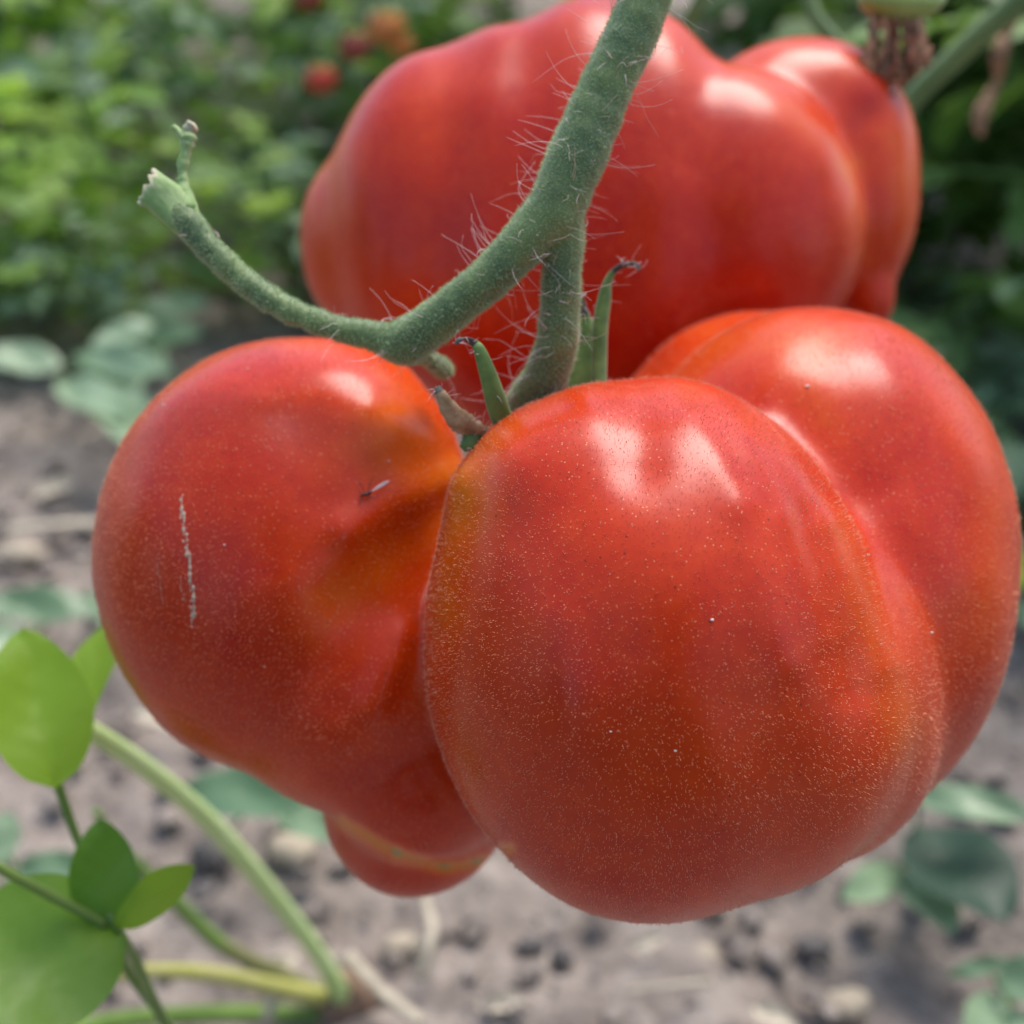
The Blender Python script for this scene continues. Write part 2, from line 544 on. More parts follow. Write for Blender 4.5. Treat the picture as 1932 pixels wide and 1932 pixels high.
# ------------------------------------------------------------------ the ground
def ground():
    xs = np.concatenate([[-60, -25, -10, -5], np.linspace(-2.4, -0.65, 60), np.linspace(-0.63, 0.63, 230), np.linspace(0.65, 2.4, 60), [5, 10, 25, 60]])
    ys = np.concatenate([[-60, -20, -8, -3], np.linspace(-1.4, 0.1, 26), np.linspace(0.12, 1.15, 210), np.linspace(1.17, 3.6, 100), [5, 9, 20, 60]])
    Vv = []
    for y in ys:
        for x in xs:
            fade = 1.0 if abs(x) < 2.6 and -2 < y < 4 else 0.0
            p = Vector((x, y, 0))
            z = (noise.noise(p * 6) * 0.016 + noise.noise(p * 22 + Vector((3, 1, 0))) * 0.009
                 + abs(noise.noise(p * 60)) * 0.006 + noise.noise(p * 140) * 0.0022) * fade
            Vv.append((x, y, z - 0.006))
    nx, ny = len(xs), len(ys)
    I = np.arange(nx * ny).reshape(ny, nx)
    Fq = np.stack([I[:-1, :-1], I[:-1, 1:], I[1:, 1:], I[1:, :-1]], -1).reshape(-1, 4)
    g = mesh_obj('ground', Vv, Fq, M['soil'], loc=(0, 0, 0))
    tag(g, kind='structure')
ground()

def ico():
    import bmesh
    bm = bmesh.new(); bmesh.ops.create_icosphere(bm, subdivisions=2, radius=1)
    v = np.array([x.co[:] for x in bm.verts]); f = np.array([[a.index for a in q.verts] for q in bm.faces]); bm.free()
    return v, f
ICO_V, ICO_F = ico()

def lump(seed, amp=0.35):
    v = ICO_V.copy()
    d = np.array([noise.noise(Vector(q) * 1.3 + Vector((seed * 3.1, seed * 1.7, 0))) + 0.5 * noise.noise(Vector(q) * 3 + Vector((0, seed, 0))) for q in v])
    return v * (1 + amp * 1.6 * d)[:, None]

def clods():
    shapes = [lump(i, 0.5) for i in range(12)]
    VV, FF, n = [], [], 0
    for i in range(7000):
        if i < 5000: x, y = rng.uniform(-0.55, 0.55), rng.uniform(0.16, 1.1)
        else: x, y = rng.uniform(-1.6, 1.6), rng.uniform(0.9, 2.8)
        r = 0.0010 + 0.0045 * rng.random() ** 3
        a = rng.uniform(0, 6.28)
        m = np.array([[math.cos(a), -math.sin(a), 0], [math.sin(a), math.cos(a), 0], [0, 0, 1]])
        v = (shapes[i % 12] * [1.25, 0.95, 0.55]) @ m.T * r + [x, y, r * 0.25 + noise.noise(Vector((x, y, 0)) * 6) * 0.016]
        VV.append(v); FF.append(ICO_F + n); n += len(v)
    o = mesh_obj('soil_clods', np.vstack(VV), np.vstack(FF), M['soil'], loc=(0, 0, 0))
    tag(o, 'loose crumbs and clods of dry greyish soil covering the ground', 'soil clods', kind='stuff')
clods()

def gz(x, y): return noise.noise(Vector((x, y, 0)) * 6) * 0.016 - 0.004
def pebble(u, v, rpx, label, mat, seed, sx=1.3, group=None):
    c = G(u, v); d = np.linalg.norm(c - CAM); r = 0.8 * rpx / F * d
    vv = lump(seed, 0.25) * [sx, 1, 0.75] * r + [c[0], c[1], gz(c[0], c[1]) + r * 0.45]
    o = mesh_obj('pebble', vv, ICO_F, mat, loc=(c[0], c[1], 0))
    tag(o, label, 'pebble', group)
for a in [
    (765, 1795, 34, 'cream pebble on the soil under the smallest lobe of the tomato', M['pebble'], 1, 1.7),
    (1595, 1880, 36, 'cream stone on bare soil at the lower edge, right of centre', M['pebble'], 2, 1.5),
    (1330, 1800, 30, 'pale rounded clod just under the lowest point of the front tomato', M['pebble'], 3, 1.2),
    (715, 1890, 22, 'small pale pebble beside the brown root crown of the weed', M['pebble'], 4, 1.0),
    (1060, 1815, 26, 'dark stone on pale soil below the front tomato', M['pebble_dark'], 5, 1.0),
    (1000, 1790, 24, 'dark flat stone beside the dark stone below the tomato', M['pebble_dark'], 6, 1.6),
    (235, 1050, 40, 'pale stone half hidden at the edge of the scarred lobe', M['pebble'], 7, 1.5),
    (40, 1065, 36, 'buff flat stone at the picture edge above the lime green leaf', M['pebble'], 8, 1.7),
    (400, 1620, 46, 'dark blue-grey stone under the arching pale weed stem', M['pebble_dark'], 9, 1.0),
    (550, 1610, 44, 'big buff stone to the right of the arching pale weed stem', M['pebble'], 10, 1.3),
    (1540, 1770, 30, 'dark stone under the lower right curve of the tomato', M['pebble_dark'], 11, 1.5),
]: pebble(*a)

def straw(pts, rpx, label):
    path = catmull([G(u, v, 0.012 + z) for u, v, z in pts], 5)
    d = np.linalg.norm(path[0] - CAM)
    v, f = tube(path, np.full(len(path), rpx / F * d), 6, 0.5)
    tag(mesh_obj('straw', v, f, M['straw'], smooth=True), label, 'straw', None)
straw([(655, 1800, .01), (720, 1870, 0.005), (800, 1932, 0)], 12, 'pale bent straw lying beside the weed crown')
straw([(10, 1000, 0), (110, 990, 0.004), (215, 985, 0)], 12, 'pale straw lying left of the scarred tomato lobe')
straw([(1180, 1870, 0), (1270, 1858, 0.004), (1340, 1850, 0)], 5, 'thin pale straw on bare soil below the tomato')
straw([(800, 1690, 0.0), (815, 1760, 0.01), (790, 1850, 0)], 9, 'buff straw standing under the small bottom lobe')
straw([(520, 1870, 0.01), (500, 1930, 0.0)], 13, 'short whitish straw crossing under the yellow weed stem')

# ------------------------------------------------------------------ the front tomato
front_lobes = [
    (1222, 1218, 60, 419, 504, 435),            # middle lobe
    (1062, 1010, 70, 226, 246, 300),           # its shoulder by the calyx
    (1385, 1320, 10, 318, 350, 400),            # its lower right
    (1585, 1235, -50, 142, 300, 285, 10),       # narrow rib between the middle and the right lobe
    (1522, 1332, -130, 228, 284, 340),
    (545, 1050, -285, 350, 405, 400),           # left lobe
    (635, 915, -260, 240, 268, 320),            # its upper shoulder
    (690, 1250, -265, 262, 280, 340, -35),      # its lower half
    (800, 1440, -260, 185, 180, 250),
    (785, 1525, -370, 172, 158, 200),           # small lobe beneath
    (1526, 1025, -330, 368, 442, 420),          # right lobe
    (1550, 1125, -270, 328, 418, 400),
    (1430, 1000, -540, 330, 412, 330),          # its back, seen as a second rim
]
front_carve = [(930, 640, -330, 150, 170, 330)]
FB = [  # soft ridges (+) and furrows (-) on the flesh
    (990, 865, 1090, 785, 78, 20), (1195, 700, 1205, 870, 62, -12), (1150, 1050, 1300, 1120, 123, 4),
    (1310, 790, 1400, 960, 34, 4), (1400, 960, 1480, 1250, 42, 5), (1350, 790, 1440, 960, 24, -1.2),
    (1385, 795, 1480, 980, 30, 3.5), (1480, 980, 1560, 1200, 34, 4), (1420, 790, 1520, 980, 24, -1.2), (1520, 980, 1610, 1300, 40, -6),
    (1460, 810, 1560, 980, 32, 6), (1560, 980, 1670, 1250, 40, 6), 
    (1510, 790, 1610, 930, 62, -10),
    (1055, 1180, 1095, 1370, 62, 6), (1180, 1250, 1250, 1450, 78, -5), (1400, 1350, 1480, 1550, 70, -4),
    (1700, 860, 1800, 1080, 60, 4), (1560, 660, 1700, 900, 67, -6), (1640, 690, 1690, 740, 67, 8), (1400, 690, 1560, 740, 56, 4),
    (850, 900, 650, 1000, 36, 10), (650, 1000, 560, 1090, 50, 5), (850, 850, 700, 885, 45, -6), (845, 975, 650, 1130, 56, -9),
    (700, 780, 810, 830, 42, 8), (580, 780, 600, 930, 62, -6), (560, 690, 700, 730, 50, 5), (500, 1130, 520, 1160, 70, 5),
    (765, 1200, 700, 1340, 28, 6), (710, 1170, 640, 1320, 50, -6), (800, 1200, 740, 1400, 30, -7),
    (640, 1548, 740, 1610, 12, -4), (740, 1610, 830, 1636, 12, -4), (830, 1636, 900, 1630, 12, -4), (900, 1630, 960, 1602, 12, -4),
]
FR = [(a, b, c, d, r * (1.3 if x < 0.9 else 1), x * (0.40 if x < 0.9 else 0.8)) for a, b, c, d, r, x in [  # where the ripening skin is still orange to yellow
    (760, 800, 850, 900, 75, .88), (840, 960, 610, 1150, 55, .5), (640, 880, 720, 840, 50, .25), (868, 900, 845, 1150, 36, .48), (830, 1200, 880, 1480, 55, .36),
    (940, 830, 1060, 730, 30, .42), (1060, 720, 1300, 710, 30, .28), (1350, 640, 1560, 650, 55, .62), (1520, 745, 1560, 790, 45, .42),
    (1585, 1000, 1715, 1400, 34, .36), (1715, 1400, 1620, 1560, 75, .25), (1700, 1200, 1400, 1500, 120, .14), (1880, 950, 1870, 1250, 34, .34), (1700, 620, 1850, 860, 28, .26),
    (560, 650, 760, 680, 28, .34), (640, 1110, 700, 1090, 60, .3), (220, 900, 200, 1200, 40, .2), (260, 1330, 560, 1480, 30, .3), (740, 1240, 700, 1400, 45, .22),
    (640, 1550, 740, 1612, 12, .95), (755, 1616, 830, 1638, 12, .95), (848, 1638, 900, 1631, 12, .95), (915, 1626, 960, 1602, 12, .95), (1000, 1080, 1100, 1500, 120, .06), (1150, 1000, 1300, 900, 90, .10),
    (560, 1480, 640, 1520, 20, .25),
]]
front, fv, fn = build_fruit('tomato', front_lobes, 14.0, front_carve, 6.0, FR, FB,
    'large ridged orange-red tomato with three fat lobes, nearest, with a whitish scar on one lobe', 'tomato',
    85000, (-1000, -950, -900), (1050, 520, 620))

def scar():
    bag_v, bag_f, n = [], [], 0
    path = catmull([(333, 933, 0), (340, 985, 0), (347, 1045, 0), (354, 1100, 0), (357, 1150, 0), (356, 1188, 0)], 12)
    for i, (u, v, _) in enumerate(path):
        for k in range(2):
            t = i / len(path)
            p, nn = on_surface(fv, fn, u + rng.normal(0, 1.5), v + rng.uniform(-3, 3))
            r = (rng.uniform(1.8, 4.4) if rng.random() < 0.5 else rng.uniform(0.8, 2.0)) * (1 if 0.06 < t < 0.9 else 0.6)
            x = np.cross(nn, [0, 1, 0]); x /= np.linalg.norm(x); y = np.cross(nn, x)
            l = lump(i * 2 + k, 0.5) * [r * 0.9, r * 1.1, r * 0.22]
            q = p + l[:, :1] * x + l[:, 1:2] * y + l[:, 2:3] * nn
            bag_v.append(q); bag_f.append(ICO_F + n); n += len(q)
    for (u0, v0, u1, v1) in [(452, 1670, 470, 1790), (524, 1712, 532, 1780)]:
        for t in np.linspace(0, 1, 40):
            p, nn = on_surface(fv, fn, (u0 + (u1 - u0) * t) * 0.639 + 0, (v0 + (v1 - v0) * t) * 0.639)
            q = p + ICO_V * [0.8, 3.0, 0.5]
            bag_v.append(q); bag_f.append(ICO_F + n); n += len(q)
    o = mesh_obj('scar', frame_to_world(np.vstack(bag_v)), np.vstack(bag_f), M['scar'], parent=front)
    o['label'] = 'row of whitish corky flakes'
scar()

def specks():
    VV, FF, n = [], [], 0
    spots = [(1347, 1163, 4), (1766, 1190, 4), (1520, 720, 5), (738, 863, 3.5), (1265, 1420, 3.5), (1150, 1386, 3), (415, 1025, 3), (466, 688, 3.5), (302, 757, 4), (500, 1265, 2.5), (1645, 1040, 3)]
    for _ in range(80):
        spots.append((rng.uniform(200, 1880), rng.uniform(660, 1700), rng.uniform(0.6, 1.2)))
    for i, (u, v, r) in enumerate(spots):
        p, nn = on_surface(fv, fn, u, v)
        pu, pv = project(p[None])
        if abs(pu[0] - u) > 14: continue
        r *= 0.5
        q = p + nn * r * 0.5 + (lump(i, 0.4) * [1.3, 0.8, 0.8]) * r
        VV.append(q); FF.append(ICO_F + n); n += len(q)
    o = mesh_obj('dust_specks', frame_to_world(np.vstack(VV)), np.vstack(FF), M['speck'], parent=front)
    o['kind'] = 'stuff'
specks()

# calyx leaves of the front tomato
def ribbon(path, wid, thick, side, k=10):
    path = np.asarray(path, float); n = len(path)
    tan = np.gradient(path, axis=0); tan /= np.linalg.norm(tan, axis=1)[:, None]
    V = []
    for i in range(n):
        a = side - tan[i] * side.dot(tan[i]); a /= np.linalg.norm(a); b = np.cross(tan[i], a)
        for j in range(k):
            th = 2 * math.pi * j / k
            V.append(path[i] + a * wid[i] * math.cos(th) + b * (thick[i] * math.sin(th) + 0.25 * wid[i] * (1 - math.cos(th) ** 2) * 0.0))
    Fc = [[i*k+j, i*k+(j+1) % k, (i+1)*k+(j+1) % k, (i+1)*k+j] for i in range(n-1) for j in range(k)]
    Fc.append(list(range(k))[::-1]); Fc.append([(n-1)*k + j for j in range(k)])
    return np.array(V), Fc

def sepal(pts, mat, parent, side=RX, tip_from=0.75, flat=0.35, label=None, name='sepal', rough=0.0):
    """pts: (u, v, w, half width in picture units)"""
    pa = catmull([list(W(u, v, w)) + [r * S * (F - w) / F] for u, v, w, r in pts], 8)
    path, wd = pa[:, :3], np.maximum(pa[:, 3], 0.00003)
    if rough:
        wd = wd * (1 + rough * rng.normal(0, 1, len(wd)))
    V_, F_ = ribbon(path, wd, np.maximum(wd * flat, 0.0001), np.asarray(side, float))
    o = mesh_obj(name, V_, F_, mat, parent=parent)
    tt = np.repeat(np.linspace(0, 1, len(path)), 10)
    val = np.clip((tt - tip_from) / 0.06 + 0.5, 0, 1) if tip_from is not None else tt * 0
    o.data.attributes.new('tip', 'FLOAT', 'POINT').data.foreach_set('value', val.astype(np.float32))
    if label: o['label'] = label
    # short hairs along it
    k = 260
    idx = rng.choice(len(V_), k)
    cen = np.repeat(path, 10, axis=0)[idx]
    nn = V_[idx] - cen; nn /= np.linalg.norm(nn, axis=1)[:, None]
    hv, hf = hairs_mesh(V_[idx] / S, nn, 9.0, 1.0, 0.3, 0.8)
    h = mesh_obj('fine_hairs', hv * S, hf, M['hair'], parent=o, smooth=False) if False else None
    return o, (V_[idx], nn)
hair_pts = []
for args in [
    (dict(pts=[(962, 830, 120, 20), (940, 770, 150, 21), (922, 710, 170, 17), (905, 662, 180, 12), (895, 648, 180, 8), (880, 640, 185, 7), (868, 640, 190, 6), (860, 650, 192, 4)], mat=M['sepal'], tip_from=0.55, flat=0.4, label='thin upright green sepal with a curled dark tip')),
    (dict(pts=[(935, 815, 110, 20), (905, 815, 130, 24), (875, 800, 150, 26), (850, 775, 165, 19), (832, 745, 175, 11), (824, 730, 176, 6)], mat=M['sepal_brown'], tip_from=0.85, flat=0.45, rough=0.05, label='withered brown sepal')),
    (dict(pts=[(925, 835, 100, 16), (900, 812, 125, 20), (885, 835, 140, 16), (872, 848, 140, 8)], mat=M['sepal'], tip_from=1.2, flat=0.5, label='green base of the withered sepal')),
    (dict(pts=[(1100, 760, -30, 32), (1106, 700, -40, 33), (1112, 650, -45, 22), (1104, 600, -50, 11), (1098, 570, -50, 6), (1097, 548, -50, 3)], mat=M['sepal'], tip_from=0.62, flat=0.25, label='broad green sepal with a dark pointed tip')),
    (dict(pts=[(1130, 760, 0, 14), (1130, 690, -10, 15), (1132, 620, -10, 15), (1140, 565, -10, 13), (1146, 535, -8, 9), (1158, 512, -5, 6), (1180, 499, 0, 6), (1200, 500, 0, 5), (1207, 510, 0, 3)], mat=M['sepal'], tip_from=0.62, flat=0.5, label='narrow sepal ending in a grey hooked tip')),
    (dict(pts=[(995, 800, -120, 30), (975, 765, -130, 22), (985, 735, -140, 12), (1000, 720, -140, 5)], mat=M['sepal'], tip_from=1.3, flat=0.5)),
]:
    hair_pts.append(sepal(parent=front, **args)[1])

# ------------------------------------------------------------------ the forked stalk
def cone_sdf(a, b):
    pa, ra = np.array(a[:3], float), a[3]; pb, rb = np.array(b[:3], float), b[3]
    ba = pb - pa; L2 = ba.dot(ba)
    def f(p):
        t = np.clip(((p - pa) @ ba) / L2, 0, 1)
        return np.linalg.norm(p - pa - t[:, None] * ba, axis=1) - (ra + (rb - ra) * t)
    return f
def fr(u, v, w, r):
    q = (F - w) / F
    return ((u - 966) * q, (966 - v) * q, w, r * q)
def chain(pts):
    pts = catmull([fr(*p) for p in pts], 2)
    return [cone_sdf(a, b) for a, b in zip(pts, pts[1:])]
main = [(1225, -220, 150, 46), (1222, -60, 150, 45), (1216, 0, 150, 44), (1182, 85, 150, 45), (1141, 167, 150, 46), (1101, 267, 150, 50), (1073, 333, 150, 49), (1045, 400, 148, 47)]
left = [(1045, 400, 148, 47), (1003, 440, 145, 42), (952, 498, 140, 38), (894, 549, 130, 36), (835, 597, 115, 36), (785, 633, 100, 37), (755, 648, 90, 34)]
knee = [(755, 648, 90, 32), (725, 638, 85, 24), (690, 630, 85, 21), (644, 622, 85, 20), (550, 587, 80, 21), (467, 535, 75, 22), (395, 470, 70, 22), (360, 425, 70, 22), (340, 402, 70, 22)]
right = [(1050, 395, 140, 42), (1062, 440, 130, 36), (1061, 500, 120, 33), (1058, 570, 105, 33), (1052, 640, 85, 34), (1034, 700, 50, 37), (1008, 745, 0, 38), (985, 800, -60, 46), (975, 870, -120, 60)]
knob = [(770, 655, 80, 30), (800, 672, 20, 12), (828, 690, -60, 14), (838, 698, -80, 17)]
stalk_terms = chain(main) + chain(left) + chain(knee) + chain(right) + chain(knob)
sf0 = smin_fn(stalk_terms, 5.0)
def sf(p):
    return sf0(p)
sv, sfc = surface_net(sf, (-680, 60, -260), (330, 1230, 230), 5.0)
sg = grad(sf, sv, 2.0); sn = sg / np.linalg.norm(sg, axis=1)[:, None]
wob = np.array([noise.noise(Vector(q)) for q in sv / 45.0]) * 2.6 + np.array([noise.noise(Vector(q)) for q in sv / 14.0]) * 1.0
sv = sv + sn * wob[:, None]
wsv = frame_to_world(sv)
stalk = mesh_obj('forked_stalk', wsv, sfc, M['stem'], loc=wsv.mean(0))
tag(stalk, 'forked hairy green stalk crossing in front of the rear tomato, one arm broken off', 'stalk')
hp, hn = face_tris_sample(sv, sfc, sn, 42000, np.ones(len(sfc)))
hv, hf = hairs_mesh(hp, hn, 5.5, 0.9, 0.35, 0.9)
tag(mesh_obj('stalk_fuzz', frame_to_world(hv), hf, M['stemfuzz'], parent=stalk, smooth=False), kind='stuff')

def long_hairs():
    cond = (sv[sfc[:, 0]][:, 0] > -330).astype(float)
    pu, pv = project(sv[sfc[:, 0]])
    cond *= np.where((pu > 960) & (pv > 150) & (pv < 700), 1.6, 0.8)
    p, n = face_tris_sample(sv, sfc, sn, 330, cond)
    b = Bag()
    for i in range(len(p)):
        L_ = rng.uniform(18, 92)
        d = n[i] + rng.normal(0, 0.22, 3); d /= np.linalg.norm(d)
        bend = rng.normal(0, 0.5, 3); bend -= d * bend.dot(d)
        kink = rng.normal(0, 0.6, 3) * (rng.random() < 0.35)
        pts = [p[i] + d * L_ * t + bend * L_ * t * t * 0.6 + kink * L_ * max(0, t - 0.7) for t in np.linspace(-0.03, 1, 9)]
        v, f = tube(pts, np.linspace(0.46, 0.2, 9), 3)
        b.add(v, f)
    for i in range(45):    # hairs lying flat on the stalk
        j = rng.integers(len(sv)); 
        tdir = np.cross(sn[j], rng.normal(0, 1, 3)); tdir /= np.linalg.norm(tdir); s2 = np.cross(sn[j], tdir)
        L_ = rng.uniform(12, 34); c = rng.uniform(-0.6, 0.6)
        pts = [sv[j] + sn[j] * (3 + 5 * math.sin(t * 3.1)) + tdir * L_ * t + s2 * c * L_ * t * t for t in np.linspace(0, 1, 7)]
        v, f = tube(pts, np.linspace(0.9, 0.4, 7), 4); b.add(v, f)
    for P_, N_ in hair_pts:
        for i in rng.choice(len(P_), 22):
            loc = P_[i] - CAM
            q0 = np.array([loc.dot(RX), loc.dot(UP), 0]) / S; q0[2] = (D0 + loc.dot(BK)) / S
            d = np.array([N_[i].dot(RX), N_[i].dot(UP), N_[i].dot(BK)])
            d = d + rng.normal(0, 0.3, 3); L_ = rng.uniform(6, 16); be = rng.normal(0, 0.5, 3)
            pts = [q0 + d * L_ * t + be * L_ * t * t for t in np.linspace(0, 1, 5)]
            v, f = tube(pts, np.linspace(0.7, 0.3, 5), 3); b.add(v, f)
    o = mesh_obj('long_hairs', frame_to_world(b.verts()), b.f, M['hair'], parent=stalk)
    tag(o, kind='stuff')
long_hairs()

def broken_end():
    # ragged open cup where the arm was torn, plus the thin prong
    k, rows = 22, 9
    path = catmull([fr(372, 445, 70, 24), fr(342, 410, 70, 33), fr(312, 376, 70, 35), fr(280, 350, 73, 35)], 3)
    rag = rng.uniform(0.0, 1.0, k)
    V = []
    n = len(path)
    t0 = path[-1][:3] - path[0][:3]; t0 /= np.linalg.norm(t0)
    a = np.cross(t0, [0, 0, 1.0]); a /= np.linalg.norm(a); b = np.cross(t0, a)
    for shell, sc in ((0, 1.0), (1, 0.78)):
        for i in range(n):
            c, r = path[i][:3], path[i][3]
            for j in range(k):
                th = 2 * math.pi * j / k
                end = max(0, (i - (n - 4)) / 3.0)
                shift = (rag[j] - 0.55) * 20 * end + 10 * end * math.cos(th)
                rr = r * sc * (1 + 0.09 * math.sin(3 * th + i * 0.5)) + rng.normal(0, 0.6)
                V.append(c + t0 * shift + rr * math.cos(th) * a + 0.62 * rr * math.sin(th) * b)
    Fq = []
    for s0 in (0, n * k):
        for i in range(n - 1):
            for j in range(k):
                q = [s0 + i*k + j, s0 + i*k + (j+1) % k, s0 + (i+1)*k + (j+1) % k, s0 + (i+1)*k + j]
                Fq.append(q if s0 == 0 else q[::-1])
    for j in range(k):
        Fq.append([(n-1)*k + j, (n-1)*k + (j+1) % k, n*k + (n-1)*k + (j+1) % k, n*k + (n-1)*k + j])
    o = mesh_obj('broken_end', frame_to_world(V), Fq, M['broken'], parent=stalk)
    o['label'] = 'torn pale green open end of the broken arm'
    tv = [max(0.0, (i - (n - 2.2)) / 1.5) for i in range(n) for j in range(k)] * 2
    o.data.attributes.new('tip', 'FLOAT', 'POINT').data.foreach_set('value', np.array(tv, dtype=np.float32))
    pr = catmull([fr(352, 400, 66, 20), fr(346, 350, 62, 12), fr(344, 318, 62, 10), fr(351, 285, 62, 11), fr(356, 262, 62, 13), fr(353, 248, 62, 9), fr(362, 238, 62, 13), fr(366, 234, 62, 8)], 5)
    rad = pr[:, 3] * (1 + rng.normal(0, 0.12, len(pr)))
    v, f = tube(pr[:, :3], rad, 10)
    v = v + rng.normal(0, 0.9, v.shape)
    o = mesh_obj('prong', frame_to_world(v), f, M['broken'], parent=stalk)
    o.data.attributes.new('tip', 'FLOAT', 'POINT').data.foreach_set('value', np.repeat(np.clip(np.linspace(-1.2, 1.1, len(pr)), 0, 1), 10).astype(np.float32))
    pr = catmull([fr(352, 268, 62, 8), fr(338, 250, 62, 7), fr(329, 240, 62, 5), fr(324, 243, 62, 3)], 4)
    v, f = tube(pr[:, :3], pr[:, 3], 8)
    o = mesh_obj('prong', frame_to_world(v + rng.normal(0, 0.5, v.shape)), f, M['broken'], parent=stalk)
broken_end()

# ------------------------------------------------------------------ midge on the left lobe
def midge():
    c, nn = on_surface(fv, fn, 690, 932)
    def q(u, v, h):
        qq = (F - c[2]) / F
        p, n_ = on_surface(fv, fn, u, v)
        return np.array([(u - 966) * (F - p[2]) / F, (966 - v) * (F - p[2]) / F, p[2]]) + n_ * h
    base = frame_to_world(c[None])[0]
    root = empty('midge', base, 'tiny black midge with one pale wing resting on the scarred left lobe', 'insect')
    v, f = tube([q(679, 937, 3), q(683, 935, 4), q(690, 932, 5), (q(696, 930, 5)), q(700, 927, 4.5)], [1.2, 2.5, 3.1, 2.7, 1.5], 8)
    mesh_obj('body', frame_to_world(v), f, M['black'], parent=root)
    v, f = tube([q(677, 938, 2), q(680, 937, 3.5), q(683, 935, 3)], [1.2, 2.2, 1.0], 7)
    mesh_obj('head', frame_to_world(v), f, M['black'], parent=root)
    a, b_ = q(698, 928, 6), q(730, 908, 10)
    pts = [a + (b_ - a) * t for t in np.linspace(0, 1, 8)]
    wd = [0.6, 1.6, 2.4, 3.0, 3.3, 3.1, 2.2, 0.5]
    s_ = np.cross(b_ - a, nn); s_ /= np.linalg.norm(s_)
    v, f = ribbon(pts, wd, [0.3] * 8, s_, 8)
    mesh_obj('wing', frame_to_world(v), f, M['wing'], parent=root)
    for pts in [[(688, 932), (680, 918), (676, 906)], [(692, 930), (697, 915), (699, 905), (704, 903)], [(694, 934), (704, 940), (712, 936)],
                [(684, 937), (678, 948), (676, 955)], [(690, 935), (700, 939)], [(682, 936), (677, 925)]]:
        pa = [q(u, v_, 2 + 4 * math.sin(3.1 * i / (len(pts) - 1))) for i, (u, v_) in enumerate(pts)]
        v, f = tube(catmull(pa, 3), 0.55, 4)
        mesh_obj('leg', frame_to_world(v), f, M['black'], parent=root)
midge()

# ------------------------------------------------------------------ the tomato behind
back_lobes = [
    (704, 455, -1050, 136, 178, 200),
    (835, 420, -980, 214, 314, 300),
    (965, 440, -960, 246, 384, 330),
    (1105, 415, -960, 234, 408, 360),
    (1210, 440, -940, 206, 402, 350),
    (1362, 425, -940, 259, 288, 340, 8),
    (1500, 290, -1120, 224, 210, 240, 30),
    (1590, 385, -1140, 136, 196, 220),
    (1634, 560, -1090, 48, 72, 88),
]
BB = [(870, 90, 835, 560, 45, -9), (1010, 40, 1000, 500, 60, -3), (1330, 100, 1300, 300, 45, -6), (1400, 160, 1480, 230, 60, 8), (1240, 60, 1320, 190, 60, 8),
      (1640, 220, 1600, 330, 50, -8), (1690, 180, 1640, 220, 30, -6), (1600, 120, 1660, 180, 40, 6), (1580, 160, 1500, 240, 50, -6)]
BR = [(820, 100, 760, 560, 60, .08), (640, 300, 600, 560, 60, .2), (1400, 130, 1600, 300, 40, .25), (1610, 320, 1640, 560, 30, .2), (1690, 250, 1730, 450, 50, .25), (1450, 80, 1600, 110, 50, .2),
      (700, 560, 900, 600, 80, .10), (1250, 60, 1320, 120, 50, .15)]
back, bv, bn = build_fruit('tomato', back_lobes, 20.0, None, 12.0, BR, BB,
    'large lobed red tomato hanging behind the front one, out of focus', 'tomato',
    16000, (-720, -520, -1500), (1300, 1450, -450), ripe0=0.08)

# ------------------------------------------------------------------ leaves
def blade(L_, wid, nu=12, nv=6, cup=0.15, droop=0.2, lob=0.0, peak=0.42, seed=0, heart=0.0):
    """leaf blade from the origin along +X, top +Z; L_ long, wid wide"""
    V = []
    for i in range(nu + 1):
        t = i / nu
        e = (t ** (0.55 if heart else 0.75)) * ((1 - t) ** 0.75)
        pk = (peak ** (0.55 if heart else 0.75)) * ((1 - peak) ** 0.75)
        h = wid * 0.5 * e / pk
        h *= 1 + lob * math.sin(t * 19 + seed) + lob * 0.6 * math.sin(t * 31 + seed * 2)
        if t in (0, 1): h = wid * 0.004
        for j in range(-nv, nv + 1):
            s = j / nv
            x = L_ * t - heart * L_ * (1 - t) ** 3 * abs(s) * 0.5
            y = h * s
            z = 0.012 * L_ * math.cos(34 * (t - 0.28 * abs(s))) * min(1, abs(s) * 4) * (1 - abs(s)) + cup * h * abs(s) ** 1.3 - droop * L_ * t * t + 0.02 * L_ * math.sin(t * 9 + seed + 2 * s)
            V.append((x, y, z))
    w = 2 * nv + 1
    Fq = [[i*w+j, i*w+j+1, (i+1)*w+j+1, (i+1)*w+j] for i in range(nu) for j in range(w-1)]
    Fq = [[a, d, c, b] for a, b, c, d in Fq]
    return np.array(V), Fq

